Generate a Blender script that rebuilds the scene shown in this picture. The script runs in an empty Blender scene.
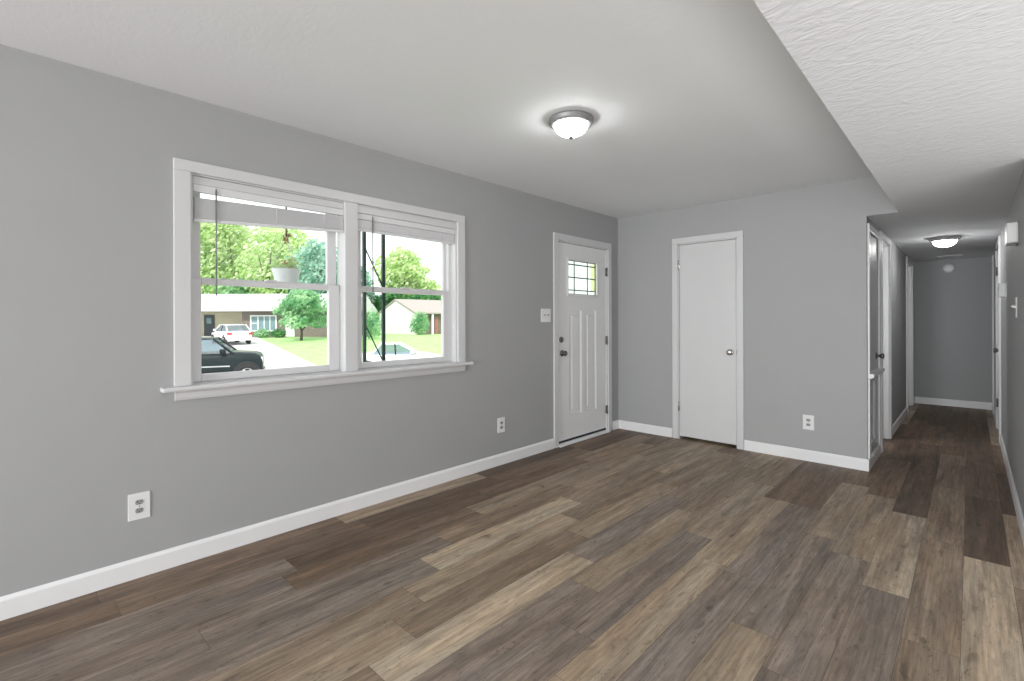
import bpy, bmesh, math, random
from mathutils import Vector, Matrix
random.seed(7)
scn = bpy.context.scene
COL = scn.collection

# ------------------------------------------------------------------ camera
YAW = math.radians(43.487); ROLL = math.radians(-0.18)
CX, CZ = 2.985, 1.2625
FW = Vector((-math.sin(YAW), math.cos(YAW), 0)); RT = Vector((math.cos(YAW), math.sin(YAW), 0)); UP = RT.cross(FW)
R2 = math.cos(ROLL)*RT + math.sin(ROLL)*UP; U2 = -math.sin(ROLL)*RT + math.cos(ROLL)*UP
cam_d = bpy.data.cameras.new('camera'); cam = bpy.data.objects.new('camera', cam_d); COL.objects.link(cam)
cam_d.sensor_fit = 'HORIZONTAL'; cam_d.sensor_width = 36.0; cam_d.lens = 36*484.12/1024
cam_d.shift_y = -20.52/1024; cam_d.clip_start = 0.02; cam_d.clip_end = 600
cam.matrix_world = Matrix(((R2.x, U2.x, -FW.x, CX), (R2.y, U2.y, -FW.y, 0), (R2.z, U2.z, -FW.z, CZ), (0, 0, 0, 1)))
scn.camera = cam

# ------------------------------------------------------------------ exposure, sky, sun, large lights
vs = scn.view_settings
scn.display_settings.display_device = 'sRGB'
vs.view_transform = 'Standard'; vs.look = 'None'; vs.gamma = 1; vs.use_curve_mapping = False
vs.exposure = 0.05
w = bpy.data.worlds.new('sky'); scn.world = w; w.use_nodes = True
bg = w.node_tree.nodes['Background']; bg.inputs[0].default_value = (0.93, 0.98, 1.0, 1); bg.inputs[1].default_value = 1.9

def light(name, kind, loc, target, energy, size=None, color=(1, 1, 1)):
    d = bpy.data.lights.new(name, kind); d.energy = energy; d.color = color
    if kind == 'AREA':
        d.shape = 'RECTANGLE'; d.size, d.size_y = size
    if kind == 'SUN': d.angle = math.radians(3)
    o = bpy.data.objects.new(name, d); COL.objects.link(o); o.location = loc
    o.rotation_euler = (Vector(target)-Vector(loc)).to_track_quat('-Z', 'Y').to_euler()
    return o
light('sun', 'SUN', (14, -16, 22), (0, 0, 0), 3.9, color=(1, 0.97, 0.92))
# added fill lights, set at unseen openings behind and beside the camera
light('rear_fill', 'AREA', (2.7, -6.45, 1.15), (2.3, 0, 1.75), 325, (2.8, 1.9), (0.965, 0.983, 1.0))
light('right_fill', 'AREA', (6.12, -1.5, 1.1), (2.2, 1.0, 2.1), 22, (3.0, 1.3), (0.965, 0.983, 1.0))
light('ceiling_fill', 'AREA', (0.05, -3.2, 1.3), (2.6, -0.6, 2.4), 72, (2.2, 1.2), (0.965, 0.983, 1.0))  # added to brighten the ceilings, at an assumed window
light('open_door_fill', 'AREA', (1.35, 5.53, 1.45), (1.75, 6.6, 1.2), 26, (1.0, 1.0), (0.965, 0.983, 1.0))  # added fill inside the side room, aimed at the open door
light('end_door_fill', 'AREA', (1.35, 7.72, 1.45), (1.8, 9.1, 1.2), 8, (1.0, 1.0), (0.965, 0.983, 1.0))  # added fill inside the end room for its door
# added point fill beyond the right edge of the view, with no fixture
dl = light('right_point_fill', 'POINT', (3.95, 0.6, 0.75), (0, 0, 0), 33, color=(0.965, 0.983, 1.0)); dl.data.shadow_soft_size = 0.35
# added unseen fill facing up to lift the ceilings, low beyond the right edge
light('low_upward_fill', 'AREA', (4.5, 2.1, 0.06), (4.45, 2.1, 2.0), 34, (1.7, 1.8), (0.965, 0.983, 1.0))

# ------------------------------------------------------------------ materials
def mat(name, col, rough=0.5, metal=0.0, noise=None, bump=None, emit=None, spec=0.5):
    """principled material; noise=(scale, amount) varies the colour, bump=(scale, strength, distance)"""
    m = bpy.data.materials.new(name); m.use_nodes = True
    nt = m.node_tree; b = nt.nodes['Principled BSDF']
    b.inputs['Base Color'].default_value = (*col, 1); b.inputs['Roughness'].default_value = rough
    b.inputs['Metallic'].default_value = metal; b.inputs['Specular IOR Level'].default_value = spec
    tc = nt.nodes.new('ShaderNodeTexCoord')
    if noise:
        n = nt.nodes.new('ShaderNodeTexNoise'); n.inputs['Scale'].default_value = noise[0]; n.inputs['Detail'].default_value = 4
        nt.links.new(tc.outputs['Object'], n.inputs['Vector'])
        r = nt.nodes.new('ShaderNodeValToRGB')
        a = noise[1]
        r.color_ramp.elements[0].position = 0.3; r.color_ramp.elements[1].position = 0.7
        r.color_ramp.elements[0].color = (*[c*(1-a) for c in col], 1); r.color_ramp.elements[1].color = (*[min(1, c*(1+a)) for c in col], 1)
        nt.links.new(n.outputs['Fac'], r.inputs['Fac']); nt.links.new(r.outputs['Color'], b.inputs['Base Color'])
    if bump:
        n2 = nt.nodes.new('ShaderNodeTexNoise'); n2.inputs['Scale'].default_value = bump[0]; n2.inputs['Detail'].default_value = 3
        nt.links.new(tc.outputs['Object'], n2.inputs['Vector'])
        bp = nt.nodes.new('ShaderNodeBump'); bp.inputs['Strength'].default_value = bump[1]; bp.inputs['Distance'].default_value = bump[2]
        nt.links.new(n2.outputs['Fac'], bp.inputs['Height']); nt.links.new(bp.outputs['Normal'], b.inputs['Normal'])
    if emit:
        b.inputs['Emission Color'].default_value = (*emit[0], 1); b.inputs['Emission Strength'].default_value = emit[1]
    return m

M = {}
M['wall'] = mat('wall_grey_paint', (0.385, 0.387, 0.390), 0.6, noise=(3, 0.012), bump=(160, 0.06, 0.002))
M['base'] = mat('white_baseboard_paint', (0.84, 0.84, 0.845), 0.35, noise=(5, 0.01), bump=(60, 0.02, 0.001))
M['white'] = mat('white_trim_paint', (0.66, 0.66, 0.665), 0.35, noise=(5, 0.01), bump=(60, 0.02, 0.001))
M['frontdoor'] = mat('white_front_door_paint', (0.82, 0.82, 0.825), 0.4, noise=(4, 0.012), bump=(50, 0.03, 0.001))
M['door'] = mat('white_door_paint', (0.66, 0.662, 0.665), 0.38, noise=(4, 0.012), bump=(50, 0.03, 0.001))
M['vinyl'] = mat('white_vinyl', (0.68, 0.67, 0.68), 0.4, noise=(6, 0.01))
M['blind'] = mat('blind_vinyl', (0.74, 0.735, 0.75), 0.45, noise=(9, 0.02))
M['plate'] = mat('white_plastic', (0.80, 0.80, 0.80), 0.3, noise=(9, 0.01))
M['socket'] = mat('grey_socket', (0.32, 0.32, 0.32), 0.4, noise=(40, 0.1))
M['dark'] = mat('dark_slot', (0.02, 0.02, 0.02), 0.6, noise=(20, 0.1))
M['nickel'] = mat('satin_nickel', (0.20, 0.195, 0.19), 0.3, 1.0, noise=(30, 0.06))
M['ring'] = mat('brushed_nickel_ring', (0.30, 0.30, 0.30), 0.5, 0.6, noise=(30, 0.06))
M['chrome'] = mat('polished_nickel', (0.6, 0.58, 0.55), 0.15, 1.0, noise=(30, 0.04))
M['came'] = mat('lead_came', (0.12, 0.13, 0.12), 0.5, 0.3, noise=(30, 0.1))
M['sweep'] = mat('black_door_sweep', (0.015, 0.016, 0.02), 0.7, noise=(30, 0.1))
M['iron'] = mat('black_green_iron', (0.012, 0.035, 0.033), 0.5, 0.2, noise=(18, 0.25))
M['pot'] = mat('white_pot', (0.75, 0.76, 0.78), 0.5, noise=(12, 0.04))
M['wire'] = mat('brown_wire', (0.12, 0.07, 0.03), 0.6, noise=(20, 0.2))
M['dried'] = mat('dried_brown_leaves', (0.42, 0.25, 0.12), 0.8, noise=(20, 0.2))
M['wand'] = mat('clear_grey_wand', (0.22, 0.23, 0.22), 0.25, noise=(20, 0.1))
M['soffit'] = mat('porch_white', (0.7, 0.7, 0.7), 0.6, noise=(4, 0.03))
M['bowl'] = mat('frosted_glass_lit', (0.9, 0.9, 0.9), 0.4, noise=(6, 0.01), emit=((1, 0.99, 0.98), 36))
M['bowl2'] = mat('frosted_glass_lit_hall', (0.9, 0.9, 0.9), 0.4, noise=(6, 0.01), emit=((1, 0.99, 0.98), 38))
M['grass'] = mat('lawn', (0.33, 0.56, 0.20), 0.9, noise=(1.3, 0.18), bump=(40, 0.4, 0.05))
M['concrete'] = mat('concrete_drive', (0.52, 0.51, 0.51), 0.8, noise=(1.5, 0.05), bump=(30, 0.2, 0.01))
M['brick'] = mat('grey_brick', (0.18, 0.15, 0.13), 0.85, noise=(8, 0.3))
M['beige'] = mat('beige_siding', (0.50, 0.47, 0.33), 0.8, noise=(2, 0.06))
M['cream'] = mat('white_siding', (0.82, 0.82, 0.80), 0.8, noise=(2, 0.03))
M['roofA'] = mat('pale_shingles', (0.62, 0.61, 0.60), 0.9, noise=(5, 0.1), bump=(20, 0.3, 0.02))
M['roofB'] = mat('tan_shingles', (0.36, 0.32, 0.29), 0.9, noise=(5, 0.1), bump=(20, 0.3, 0.02))
M['darkdoor'] = mat('dark_teal_door', (0.02, 0.035, 0.045), 0.5, noise=(6, 0.1))
M['reddoor'] = mat('dull_red_door', (0.32, 0.13, 0.11), 0.6, noise=(6, 0.1))
M['farglass'] = mat('far_window_glass', (0.16, 0.26, 0.28), 0.1, noise=(2, 0.15))
M['carblack'] = mat('black_car_paint', (0.008, 0.016, 0.018), 0.2, 0.0, noise=(3, 0.1), spec=0.2)
M['carwhite'] = mat('white_car_paint', (0.82, 0.82, 0.84), 0.2, noise=(3, 0.02))
M['tyre'] = mat('tyre_rubber', (0.012, 0.012, 0.013), 0.8, noise=(20, 0.2))
M['rim'] = mat('alloy_rim', (0.55, 0.56, 0.57), 0.3, 0.7, noise=(10, 0.05))
M['redlamp'] = mat('red_lamp_lens', (0.45, 0.03, 0.04), 0.2, noise=(10, 0.1))
M['clearlamp'] = mat('clear_lamp_lens', (0.6, 0.64, 0.64), 0.15, noise=(10, 0.05))
M['bark'] = mat('bark', (0.09, 0.07, 0.05), 0.9, noise=(8, 0.3), bump=(20, 0.5, 0.03))
M['flower'] = mat('orange_petals', (0.6, 0.25, 0.1), 0.7, noise=(20, 0.2))

def leaf_mat(name, a, b):
    m = bpy.data.materials.new(name); m.use_nodes = True; nt = m.node_tree
    out = nt.nodes['Material Output']; nt.nodes.remove(nt.nodes['Principled BSDF'])
    tc = nt.nodes.new('ShaderNodeTexCoord'); n = nt.nodes.new('ShaderNodeTexNoise'); n.inputs['Scale'].default_value = 0.9; n.inputs['Detail'].default_value = 5
    nt.links.new(tc.outputs['Object'], n.inputs['Vector'])
    r = nt.nodes.new('ShaderNodeValToRGB'); r.color_ramp.elements[0].position = 0.36; r.color_ramp.elements[1].position = 0.64
    r.color_ramp.elements[0].color = (*a, 1); r.color_ramp.elements[1].color = (*b, 1)
    nt.links.new(n.outputs['Fac'], r.inputs['Fac'])
    d = nt.nodes.new('ShaderNodeBsdfDiffuse'); t = nt.nodes.new('ShaderNodeBsdfTranslucent'); mx = nt.nodes.new('ShaderNodeMixShader'); mx.inputs[0].default_value = 0.45
    nt.links.new(r.outputs['Color'], d.inputs['Color']); nt.links.new(r.outputs['Color'], t.inputs['Color'])
    nt.links.new(d.outputs[0], mx.inputs[1]); nt.links.new(t.outputs[0], mx.inputs[2]); nt.links.new(mx.outputs[0], out.inputs['Surface'])
    return m
M['leaf_lime'] = leaf_mat('leaves_lime', (0.40, 0.60, 0.20), (0.80, 0.88, 0.58))
M['leaf_mid'] = leaf_mat('leaves_mid', (0.11, 0.36, 0.15), (0.50, 0.74, 0.44))
M['leaf_blue'] = leaf_mat('leaves_bluish', (0.14, 0.38, 0.27), (0.58, 0.78, 0.66))
M['leaf_deep'] = leaf_mat('leaves_deep', (0.03, 0.17, 0.06), (0.20, 0.46, 0.16))

def glass_mat(name, tint=(1, 1, 1), refl=0.04):
    m = bpy.data.materials.new(name); m.use_nodes = True; nt = m.node_tree
    out = nt.nodes['Material Output']; nt.nodes.remove(nt.nodes['Principled BSDF'])
    tr = nt.nodes.new('ShaderNodeBsdfTransparent'); tr.inputs[0].default_value = (*tint, 1)
    gl = nt.nodes.new('ShaderNodeBsdfGlossy'); gl.inputs['Roughness'].default_value = 0.02
    n = nt.nodes.new('ShaderNodeTexNoise'); n.inputs['Scale'].default_value = 2.0
    mr = nt.nodes.new('ShaderNodeMapRange'); mr.inputs['To Min'].default_value = refl*0.8; mr.inputs['To Max'].default_value = refl*1.2
    nt.links.new(n.outputs['Fac'], mr.inputs['Value'])
    mx = nt.nodes.new('ShaderNodeMixShader'); nt.links.new(mr.outputs[0], mx.inputs[0])
    nt.links.new(tr.outputs[0], mx.inputs[1]); nt.links.new(gl.outputs[0], mx.inputs[2]); nt.links.new(mx.outputs[0], out.inputs['Surface'])
    return m
M['glass'] = glass_mat('window_glass')
M['carglass'] = glass_mat('car_glass', (0.42, 0.58, 0.64), 0.22)

def textured_glass(name='obscure_leaded_glass', c=(0.97, 1.0, 0.99), k=1.0):
    m = bpy.data.materials.new(name); m.use_nodes = True; nt = m.node_tree
    out = nt.nodes['Material Output']; nt.nodes.remove(nt.nodes['Principled BSDF'])
    t = nt.nodes.new('ShaderNodeBsdfTranslucent'); t.inputs[0].default_value = (*c, 1)
    tr = nt.nodes.new('ShaderNodeBsdfTransparent'); tr.inputs[0].default_value = (*c, 1)
    tc = nt.nodes.new('ShaderNodeTexCoord')
    v = nt.nodes.new('ShaderNodeTexVoronoi'); v.inputs['Scale'].default_value = 60; nt.links.new(tc.outputs['Object'], v.inputs['Vector'])
    mr = nt.nodes.new('ShaderNodeMapRange'); mr.inputs['To Min'].default_value = 0.35; mr.inputs['To Max'].default_value = 0.6
    nt.links.new(v.outputs['Distance'], mr.inputs['Value'])
    mx = nt.nodes.new('ShaderNodeMixShader'); nt.links.new(mr.outputs[0], mx.inputs[0])
    nt.links.new(t.outputs[0], mx.inputs[1]); nt.links.new(tr.outputs[0], mx.inputs[2]); nt.links.new(mx.outputs[0], out.inputs['Surface'])
    return m
M['obscure'] = textured_glass(); M['yellowview'] = textured_glass('yellow_view_glass', (0.97, 0.97, 0.74))

def ceiling_mat(name, col, strength):
    m = mat(name, col, 0.85, noise=(2, 0.01)); nt = m.node_tree; b = nt.nodes['Principled BSDF']
    tc = nt.nodes.new('ShaderNodeTexCoord'); mp = nt.nodes.new('ShaderNodeMapping'); mp.inputs['Scale'].default_value = (0.65, 1.35, 1); mp.inputs['Rotation'].default_value = (0, 0, 0.5)
    nt.links.new(tc.outputs['Object'], mp.inputs['Vector'])
    n = nt.nodes.new('ShaderNodeTexNoise'); n.inputs['Scale'].default_value = 26; n.inputs['Detail'].default_value = 2; n.inputs['Distortion'].default_value = 1.1
    nt.links.new(mp.outputs[0], n.inputs['Vector'])
    bp = nt.nodes.new('ShaderNodeBump'); bp.inputs['Strength'].default_value = strength; bp.inputs['Distance'].default_value = 0.012
    nt.links.new(n.outputs['Fac'], bp.inputs['Height']); nt.links.new(bp.outputs['Normal'], b.inputs['Normal'])
    return m
M['ceiling'] = ceiling_mat('textured_ceiling', (0.82, 0.832, 0.852), 0.06)
M['ceiling2'] = ceiling_mat('stomped_ceiling', (0.79, 0.802, 0.82), 0.5)

def floor_mat():
    m = bpy.data.materials.new('vinyl_plank_floor'); m.use_nodes = True; nt = m.node_tree; b = nt.nodes['Principled BSDF']
    L = nt.links.new
    at = nt.nodes.new('ShaderNodeAttribute'); at.attribute_name = 'plank_tone'
    of = nt.nodes.new('ShaderNodeAttribute'); of.attribute_name = 'plank_offset'
    tc = nt.nodes.new('ShaderNodeTexCoord')
    add = nt.nodes.new('ShaderNodeVectorMath'); add.operation = 'ADD'; L(tc.outputs['Object'], add.inputs[0]); L(of.outputs['Vector'], add.inputs[1])
    def noise(sx, sy, detail, dist=0.0):
        mp = nt.nodes.new('ShaderNodeMapping'); mp.inputs['Scale'].default_value = (sx, sy, 1); L(add.outputs[0], mp.inputs['Vector'])
        n = nt.nodes.new('ShaderNodeTexNoise'); n.inputs['Scale'].default_value = 1; n.inputs['Detail'].default_value = detail; n.inputs['Distortion'].default_value = dist
        L(mp.outputs[0], n.inputs['Vector']); return n.outputs['Fac']
    def rng(f, a, c, lo, hi):
        r = nt.nodes.new('ShaderNodeMapRange'); r.inputs['From Min'].default_value = a; r.inputs['From Max'].default_value = c
        r.inputs['To Min'].default_value = lo; r.inputs['To Max'].default_value = hi; L(f, r.inputs['Value']); return r.outputs[0]
    def mul(p, q):
        x = nt.nodes.new('ShaderNodeMath'); x.operation = 'MULTIPLY'; L(p, x.inputs[0]); L(q, x.inputs[1]); return x.outputs[0]
    broad = rng(noise(13, 0.9, 3, 0.9), 0.3, 0.7, 0.68, 1.30)
    blotch = rng(noise(34, 6, 4, 1.2), 0.3, 0.7, 0.82, 1.18)
    grain = rng(noise(85, 3.2, 8, 1.0), 0.28, 0.72, 0.72, 1.28)
    fleck = rng(noise(64, 20, 3, 2.0), 0.60, 0.74, 1.0, 0.50)
    knot = rng(noise(17, 7, 1, 0.5), 0.68, 0.82, 1.0, 0.45)
    val = mul(mul(mul(broad, blotch), grain), mul(fleck, knot))
    hue = rng(noise(7, 0.9, 2, 0.5), 0.35, 0.65, 0.0, 1.0)
    vm = nt.nodes.new('ShaderNodeVectorMath'); vm.operation = 'SCALE'; L(at.outputs['Color'], vm.inputs[0]); L(val, vm.inputs['Scale'])
    tint = nt.nodes.new('ShaderNodeMix'); tint.data_type = 'RGBA'; tint.blend_type = 'MULTIPLY'; tint.inputs[7].default_value = (1.02, 0.94, 0.87, 1)
    L(hue, tint.inputs[0]); L(vm.outputs[0], tint.inputs[6]); L(tint.outputs[2], b.inputs['Base Color'])
    b.inputs['Roughness'].default_value = 0.5; b.inputs['Specular IOR Level'].default_value = 0.3
    bp = nt.nodes.new('ShaderNodeBump'); bp.inputs['Strength'].default_value = 0.12; bp.inputs['Distance'].default_value = 0.002
    L(grain, bp.inputs['Height']); L(bp.outputs['Normal'], b.inputs['Normal'])
    return m
M['floor'] = floor_mat()

# ------------------------------------------------------------------ mesh helpers
class MB:
    def __init__(s): s.v = []; s.f = []; s.sm = []
    def add(s, vs, fs, smooth=False):
        o = len(s.v); s.v += [tuple(p) for p in vs]
        for f in fs: s.f.append(tuple(i+o for i in f)); s.sm.append(smooth)
        return s
    def box(s, x0, x1, y0, y1, z0, z1):
        vs = [(x0, y0, z0), (x1, y0, z0), (x1, y1, z0), (x0, y1, z0), (x0, y0, z1), (x1, y0, z1), (x1, y1, z1), (x0, y1, z1)]
        return s.add(vs, [(0, 3, 2, 1), (4, 5, 6, 7), (0, 1, 5, 4), (1, 2, 6, 5), (2, 3, 7, 6), (3, 0, 4, 7)])
    def bbox(s, x0, x1, y0, y1, z0, z1, bv=0.004):
        bm = bmesh.new(); bmesh.ops.create_cube(bm, size=1)
        for q in bm.verts:
            q.co = Vector(((x0+x1)/2+q.co.x*(x1-x0), (y0+y1)/2+q.co.y*(y1-y0), (z0+z1)/2+q.co.z*(z1-z0)))
        bv = min(bv, 0.45*min(x1-x0, y1-y0, z1-z0))
        bmesh.ops.bevel(bm, geom=list(bm.edges), offset=bv, segments=2, affect='EDGES', profile=0.6)
        bm.verts.index_update()
        s.add([q.co[:] for q in bm.verts], [[q.index for q in f.verts] for f in bm.faces]); bm.free(); return s
    def prism(s, poly, axis, a, b):
        """extrude a 2-D outline along axis (0,1,2) from a to b; the outline holds the other two coordinates in order"""
        def p(u, v, t):
            c = [u, v]; c.insert(axis, t); return tuple(c)
        n = len(poly); vs = [p(u, v, a) for u, v in poly]+[p(u, v, b) for u, v in poly]
        fs = [tuple(range(n))[::-1], tuple(range(n, 2*n))]+[(i, (i+1) % n, n+(i+1) % n, n+i) for i in range(n)]
        return s.add(vs, fs)
    def lathe(s, prof, c=(0, 0, 0), axis=(0, 0, 1), n=28, smooth=True):
        """revolve (radius, height) pairs about an axis through c"""
        ax = Vector(axis).normalized(); q = Vector((0, 0, 1)).rotation_difference(ax); c = Vector(c)
        vs = []; fs = []
        for (r, h) in prof:
            for k in range(n):
                t = 2*math.pi*k/n; vs.append((c+q @ Vector((max(r, 1e-5)*math.cos(t), max(r, 1e-5)*math.sin(t), h)))[:])
        for i in range(len(prof)-1):
            for k in range(n):
                k2 = (k+1) % n; fs.append((i*n+k, i*n+k2, (i+1)*n+k2, (i+1)*n+k))
        fs.append(tuple(range(n))[::-1]); fs.append(tuple(range((len(prof)-1)*n, len(prof)*n)))
        return s.add(vs, fs, smooth)
    def tube(s, pts, r, n=8):
        pts = [Vector(p) for p in pts]; vs = []; fs = []; m = len(pts)
        for i, p in enumerate(pts):
            d = (pts[min(i+1, m-1)]-pts[max(i-1, 0)]).normalized()
            a = d.cross(Vector((0.31, 0.17, 0.93)));
            if a.length < 1e-3: a = d.cross(Vector((1, 0, 0)))
            a.normalize(); b = d.cross(a)
            rr = r[i] if isinstance(r, (list, tuple)) else r
            for k in range(n):
                t = 2*math.pi*k/n; vs.append((p+rr*(math.cos(t)*a+math.sin(t)*b))[:])
        for i in range(m-1):
            for k in range(n): fs.append((i*n+k, i*n+(k+1) % n, (i+1)*n+(k+1) % n, (i+1)*n+k))
        fs.append(tuple(range(n))[::-1]); fs.append(tuple(range((m-1)*n, m*n)))
        return s.add(vs, fs, True)
    def loft(s, rings, smooth=True):
        n = len(rings[0]); vs = [p for r in rings for p in r]; fs = []
        for i in range(len(rings)-1):
            for k in range(n): fs.append((i*n+k, i*n+(k+1) % n, (i+1)*n+(k+1) % n, (i+1)*n+k))
        fs.append(tuple(range(n))[::-1]); fs.append(tuple(range((len(rings)-1)*n, len(rings)*n)))
        return s.add(vs, fs, smooth)
    def build(s, name, m, parent=None, loc=None, rotz=None):
        me = bpy.data.meshes.new(name); me.from_pydata(s.v, [], s.f); me.update()
        bm = bmesh.new(); bm.from_mesh(me); bmesh.ops.recalc_face_normals(bm, faces=bm.faces); bm.to_mesh(me); bm.free()
        for p, k in zip(me.polygons, s.sm): p.use_smooth = k
        me.materials.append(M[m] if isinstance(m, str) else m)
        o = bpy.data.objects.new(name, me); COL.objects.link(o)
        if parent is not None: o.parent = parent
        if loc is not None: o.location = loc
        if rotz is not None: o.rotation_euler = (0, 0, rotz)
        return o
def empty(name, loc=(0, 0, 0), rotz=0):
    o = bpy.data.objects.new(name, None); o.empty_display_size = 0.1; COL.objects.link(o); o.location = loc; o.rotation_euler = (0, 0, rotz); return o
def tag(o, label=None, cat=None, group=None, kind=None):
    if label: o['label'] = label
    if cat: o['category'] = cat
    if group: o['group'] = group
    if kind: o['kind'] = kind
    return o
def copy_tree(o, parent=None):
    c = o.copy(); COL.objects.link(c)
    if parent is not None: c.parent = parent
    for ch in list(o.children): copy_tree(ch, c)
    return c
def solid_with_holes(axis, t0, t1, a0, a1, z0, z1, holes):
    """a wall slab across axis (0 or 1) between t0 and t1, running a0..a1 and z0..z1, with rectangular holes (a, a, z, z)"""
    mb = MB()
    A = sorted({a0, a1, *[h[0] for h in holes], *[h[1] for h in holes]}); Z = sorted({z0, z1, *[h[2] for h in holes], *[h[3] for h in holes]})
    for i in range(len(A)-1):
        zs = []
        for j in range(len(Z)-1):
            ca, cz = (A[i]+A[i+1])/2, (Z[j]+Z[j+1])/2
            if any(h[0] < ca < h[1] and h[2] < cz < h[3] for h in holes): continue
            if zs and abs(zs[-1][1]-Z[j]) < 1e-6: zs[-1][1] = Z[j+1]
            else: zs.append([Z[j], Z[j+1]])
        for (p, q) in zs:
            if axis == 0: mb.box(t0, t1, A[i], A[i+1], p, q)
            else: mb.box(A[i], A[i+1], t0, t1, p, q)
    return mb

# ------------------------------------------------------------------ room shell
D, XC, XE, ZD, XR, YE, CE = 4.9425, 2.3565, 2.563, 2.117, 3.205, 9.42, 2.44
WIN = (0.685, 2.505, 0.925, 2.044)
FD = (3.80, 4.712, 0.0, 2.06)          # front door opening
CD = (0.728, 1.328, 0.0, 2.062)        # closet door opening
UC = (5.03, 5.60, 0.80, 2.00)          # upper hall closet door
LG = (5.03, 5.60, 0.11, 0.745)         # panel under it
HD = (5.77, 6.42, 0.0, 2.03)           # hall door
ED = (8.32, 9.10, 0.0, 2.03)           # door at the hall's end, left
RD = (7.03, 7.84, 0.0, 2.04)           # door in the right wall
RE = (9.10, 9.42, 0.0, 2.04)           # opening at the hall's end, right
def struct(o): o['kind'] = 'structure'; return o
struct(solid_with_holes(0, -0.15, 0, -6.5, D+0.12, 0, CE, [WIN, FD, (-4.3, -2.1, 0.7, 2.05)]).build('wall_left', 'wall'))
mb = solid_with_holes(1, D, D+0.12, 0, XC, 0, CE, [CD]); mb.box(XC, XE, D, D+0.004, ZD, CE)
struct(mb.build('wall_far', 'wall'))
struct(solid_with_holes(0, XC-0.12, XC, D+0.12, YE, 0, ZD, [UC, LG, HD, ED]).build('wall_hall_left', 'wall'))
struct(solid_with_holes(1, YE, YE+0.12, XC-0.12, XR+0.12, 0, ZD, []).build('wall_hall_end', 'wall'))
struct(solid_with_holes(0, XR, XR+0.12, 3.75, YE, 0, ZD, [RD, RE]).build('wall_right', 'wall'))
struct(solid_with_holes(1, -6.62, -6.5, -0.15, 6.3, 0, CE, [(1.3, 4.1, 0.15, 2.1)]).build('wall_rear', 'wall'))
struct(solid_with_holes(0, 6.18, 6.3, -6.5, 3.87, 0, CE, [(-3.0, 0.0, 0.45, 1.8)]).build('wall_kitchen', 'wall'))
struct(solid_with_holes(1, 3.75, 3.87, XR+0.12, 6.18, 0, ZD, []).build('wall_kitchen_far', 'wall'))
struct(MB().box(-0.15, XE, -6.62, D+0.12, CE, CE+0.1).build('ceiling', 'ceiling'))
struct(MB().prism([(XE, -6.62), (6.3, -6.62), (6.3, 3.87), (XR+0.12, 3.87), (XR+0.12, YE+0.12), (XC-0.12, YE+0.12), (XC-0.12, D+0.12), (XC, D+0.12), (XC, D+0.004), (XE, D+0.004)], 2, ZD, CE+0.1).build('ceiling_hall', 'ceiling2'))
# dark rooms behind the hall's doors are closed off by the doors themselves

# side rooms behind the hall's open doors, each with its own window
struct(MB().box(-0.15, XC-0.12, D+0.12, YE+0.12, 2.40, 2.50).build('ceiling_bedroom', 'ceiling'))
struct(solid_with_holes(0, -0.15, 0, D+0.12, YE+0.12, 0, 2.40, [(5.5, 6.1, 0.9, 2.0), (7.8, 8.8, 0.9, 2.0)]).build('wall_bedroom', 'wall'))
struct(MB().box(0, XC-0.12, 7.55, 7.67, 0, 2.40).build('wall_partition', 'wall'))
struct(MB().box(0, XC-0.12, YE, YE+0.12, 0, 2.40).build('wall_bedroom_end', 'wall'))
# floor: individually toned planks, 0.174 m rows running down the hall
TL, TM, TT, TG, TD, TR, TT_DIM = (0.385, 0.318, 0.240), (0.315, 0.252, 0.185), (0.250, 0.192, 0.140), (0.212, 0.176, 0.148), (0.130, 0.092, 0.065), (0.185, 0.133, 0.094), (0.175, 0.125, 0.088)  # last tone: tan with the dim hall's shade put into the colour
ROWS = {  # row index from the right: seams along the row and the tone of each plank between them
 -2: [(1.5, TT), (2.72, TT), (3.27, TT), (4.45, TM), (5.6, TD), (6.8, TT_DIM)],
 -1: [(1.1, TT), (2.3, TM), (3.52, TL), (4.72, TD), (5.9, TT_DIM), (7.1, TD), (8.3, TD), (9.5, TT_DIM)],
 0: [(1.25, TG), (2.45, TT), (3.66, TT), (4.86, TT), (6.05, TT), (7.25, TT_DIM), (8.4, TD), (9.5, TD)],
 1: [(1.61, TT), (2.81, TG), (4.02, TL), (5.2, TD), (6.4, TD), (7.6, TT_DIM), (9.5, TD)],
 2: [(1.9, TG), (3.10, TG), (4.3, TM), (5.5, TR), (6.7, TD), (7.9, TT_DIM), (9.5, TD)],
 3: [(0.9, TG), (2.10, TM), (3.27, TG), (4.47, TM), (5.67, TR)],
 4: [(1.3, TG), (2.5, TG), (3.72, TG), (4.94, TR)],
 5: [(1.35, TM), (2.55, TM), (3.73, TM), (4.94, TR)],
 6: [(1.6, TG), (2.80, TG), (4.0, TM), (4.94, TT)],
 7: [(0.7, TG), (1.90, TG), (3.10, TM), (4.37, TT), (5.3, TM)],
 8: [(0.92, TT), (2.12, TL), (3.3, TG), (4.5, TT), (5.3, TT)],
 9: [(1.13, TM), (2.33, TT), (3.5, TM), (4.7, TT), (5.3, TR)],
 10: [(1.30, TT), (2.5, TM), (3.75, TT), (5.2, TM)],
 11: [(1.52, TG), (2.75, TL), (3.95, TT), (5.2, TM)],
 12: [(0.55, TG), (1.75, TG), (2.95, TT), (4.1, TM), (5.2, TT)],
 13: [(0.95, TG), (2.15, TR), (3.38, TM), (4.5, TT), (5.2, TR)],
 14: [(1.03, TG), (2.4, TD), (3.6, TR), (4.8, TT), (5.2, TR)],
 15: [(0.35, TR), (1.55, TR), (2.7, TD), (3.9, TR), (5.2, TD)],
 16: [(0.3, TD), (1.47, TR), (2.68, TM), (3.9, TD), (5.2, TR)],
}
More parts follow.
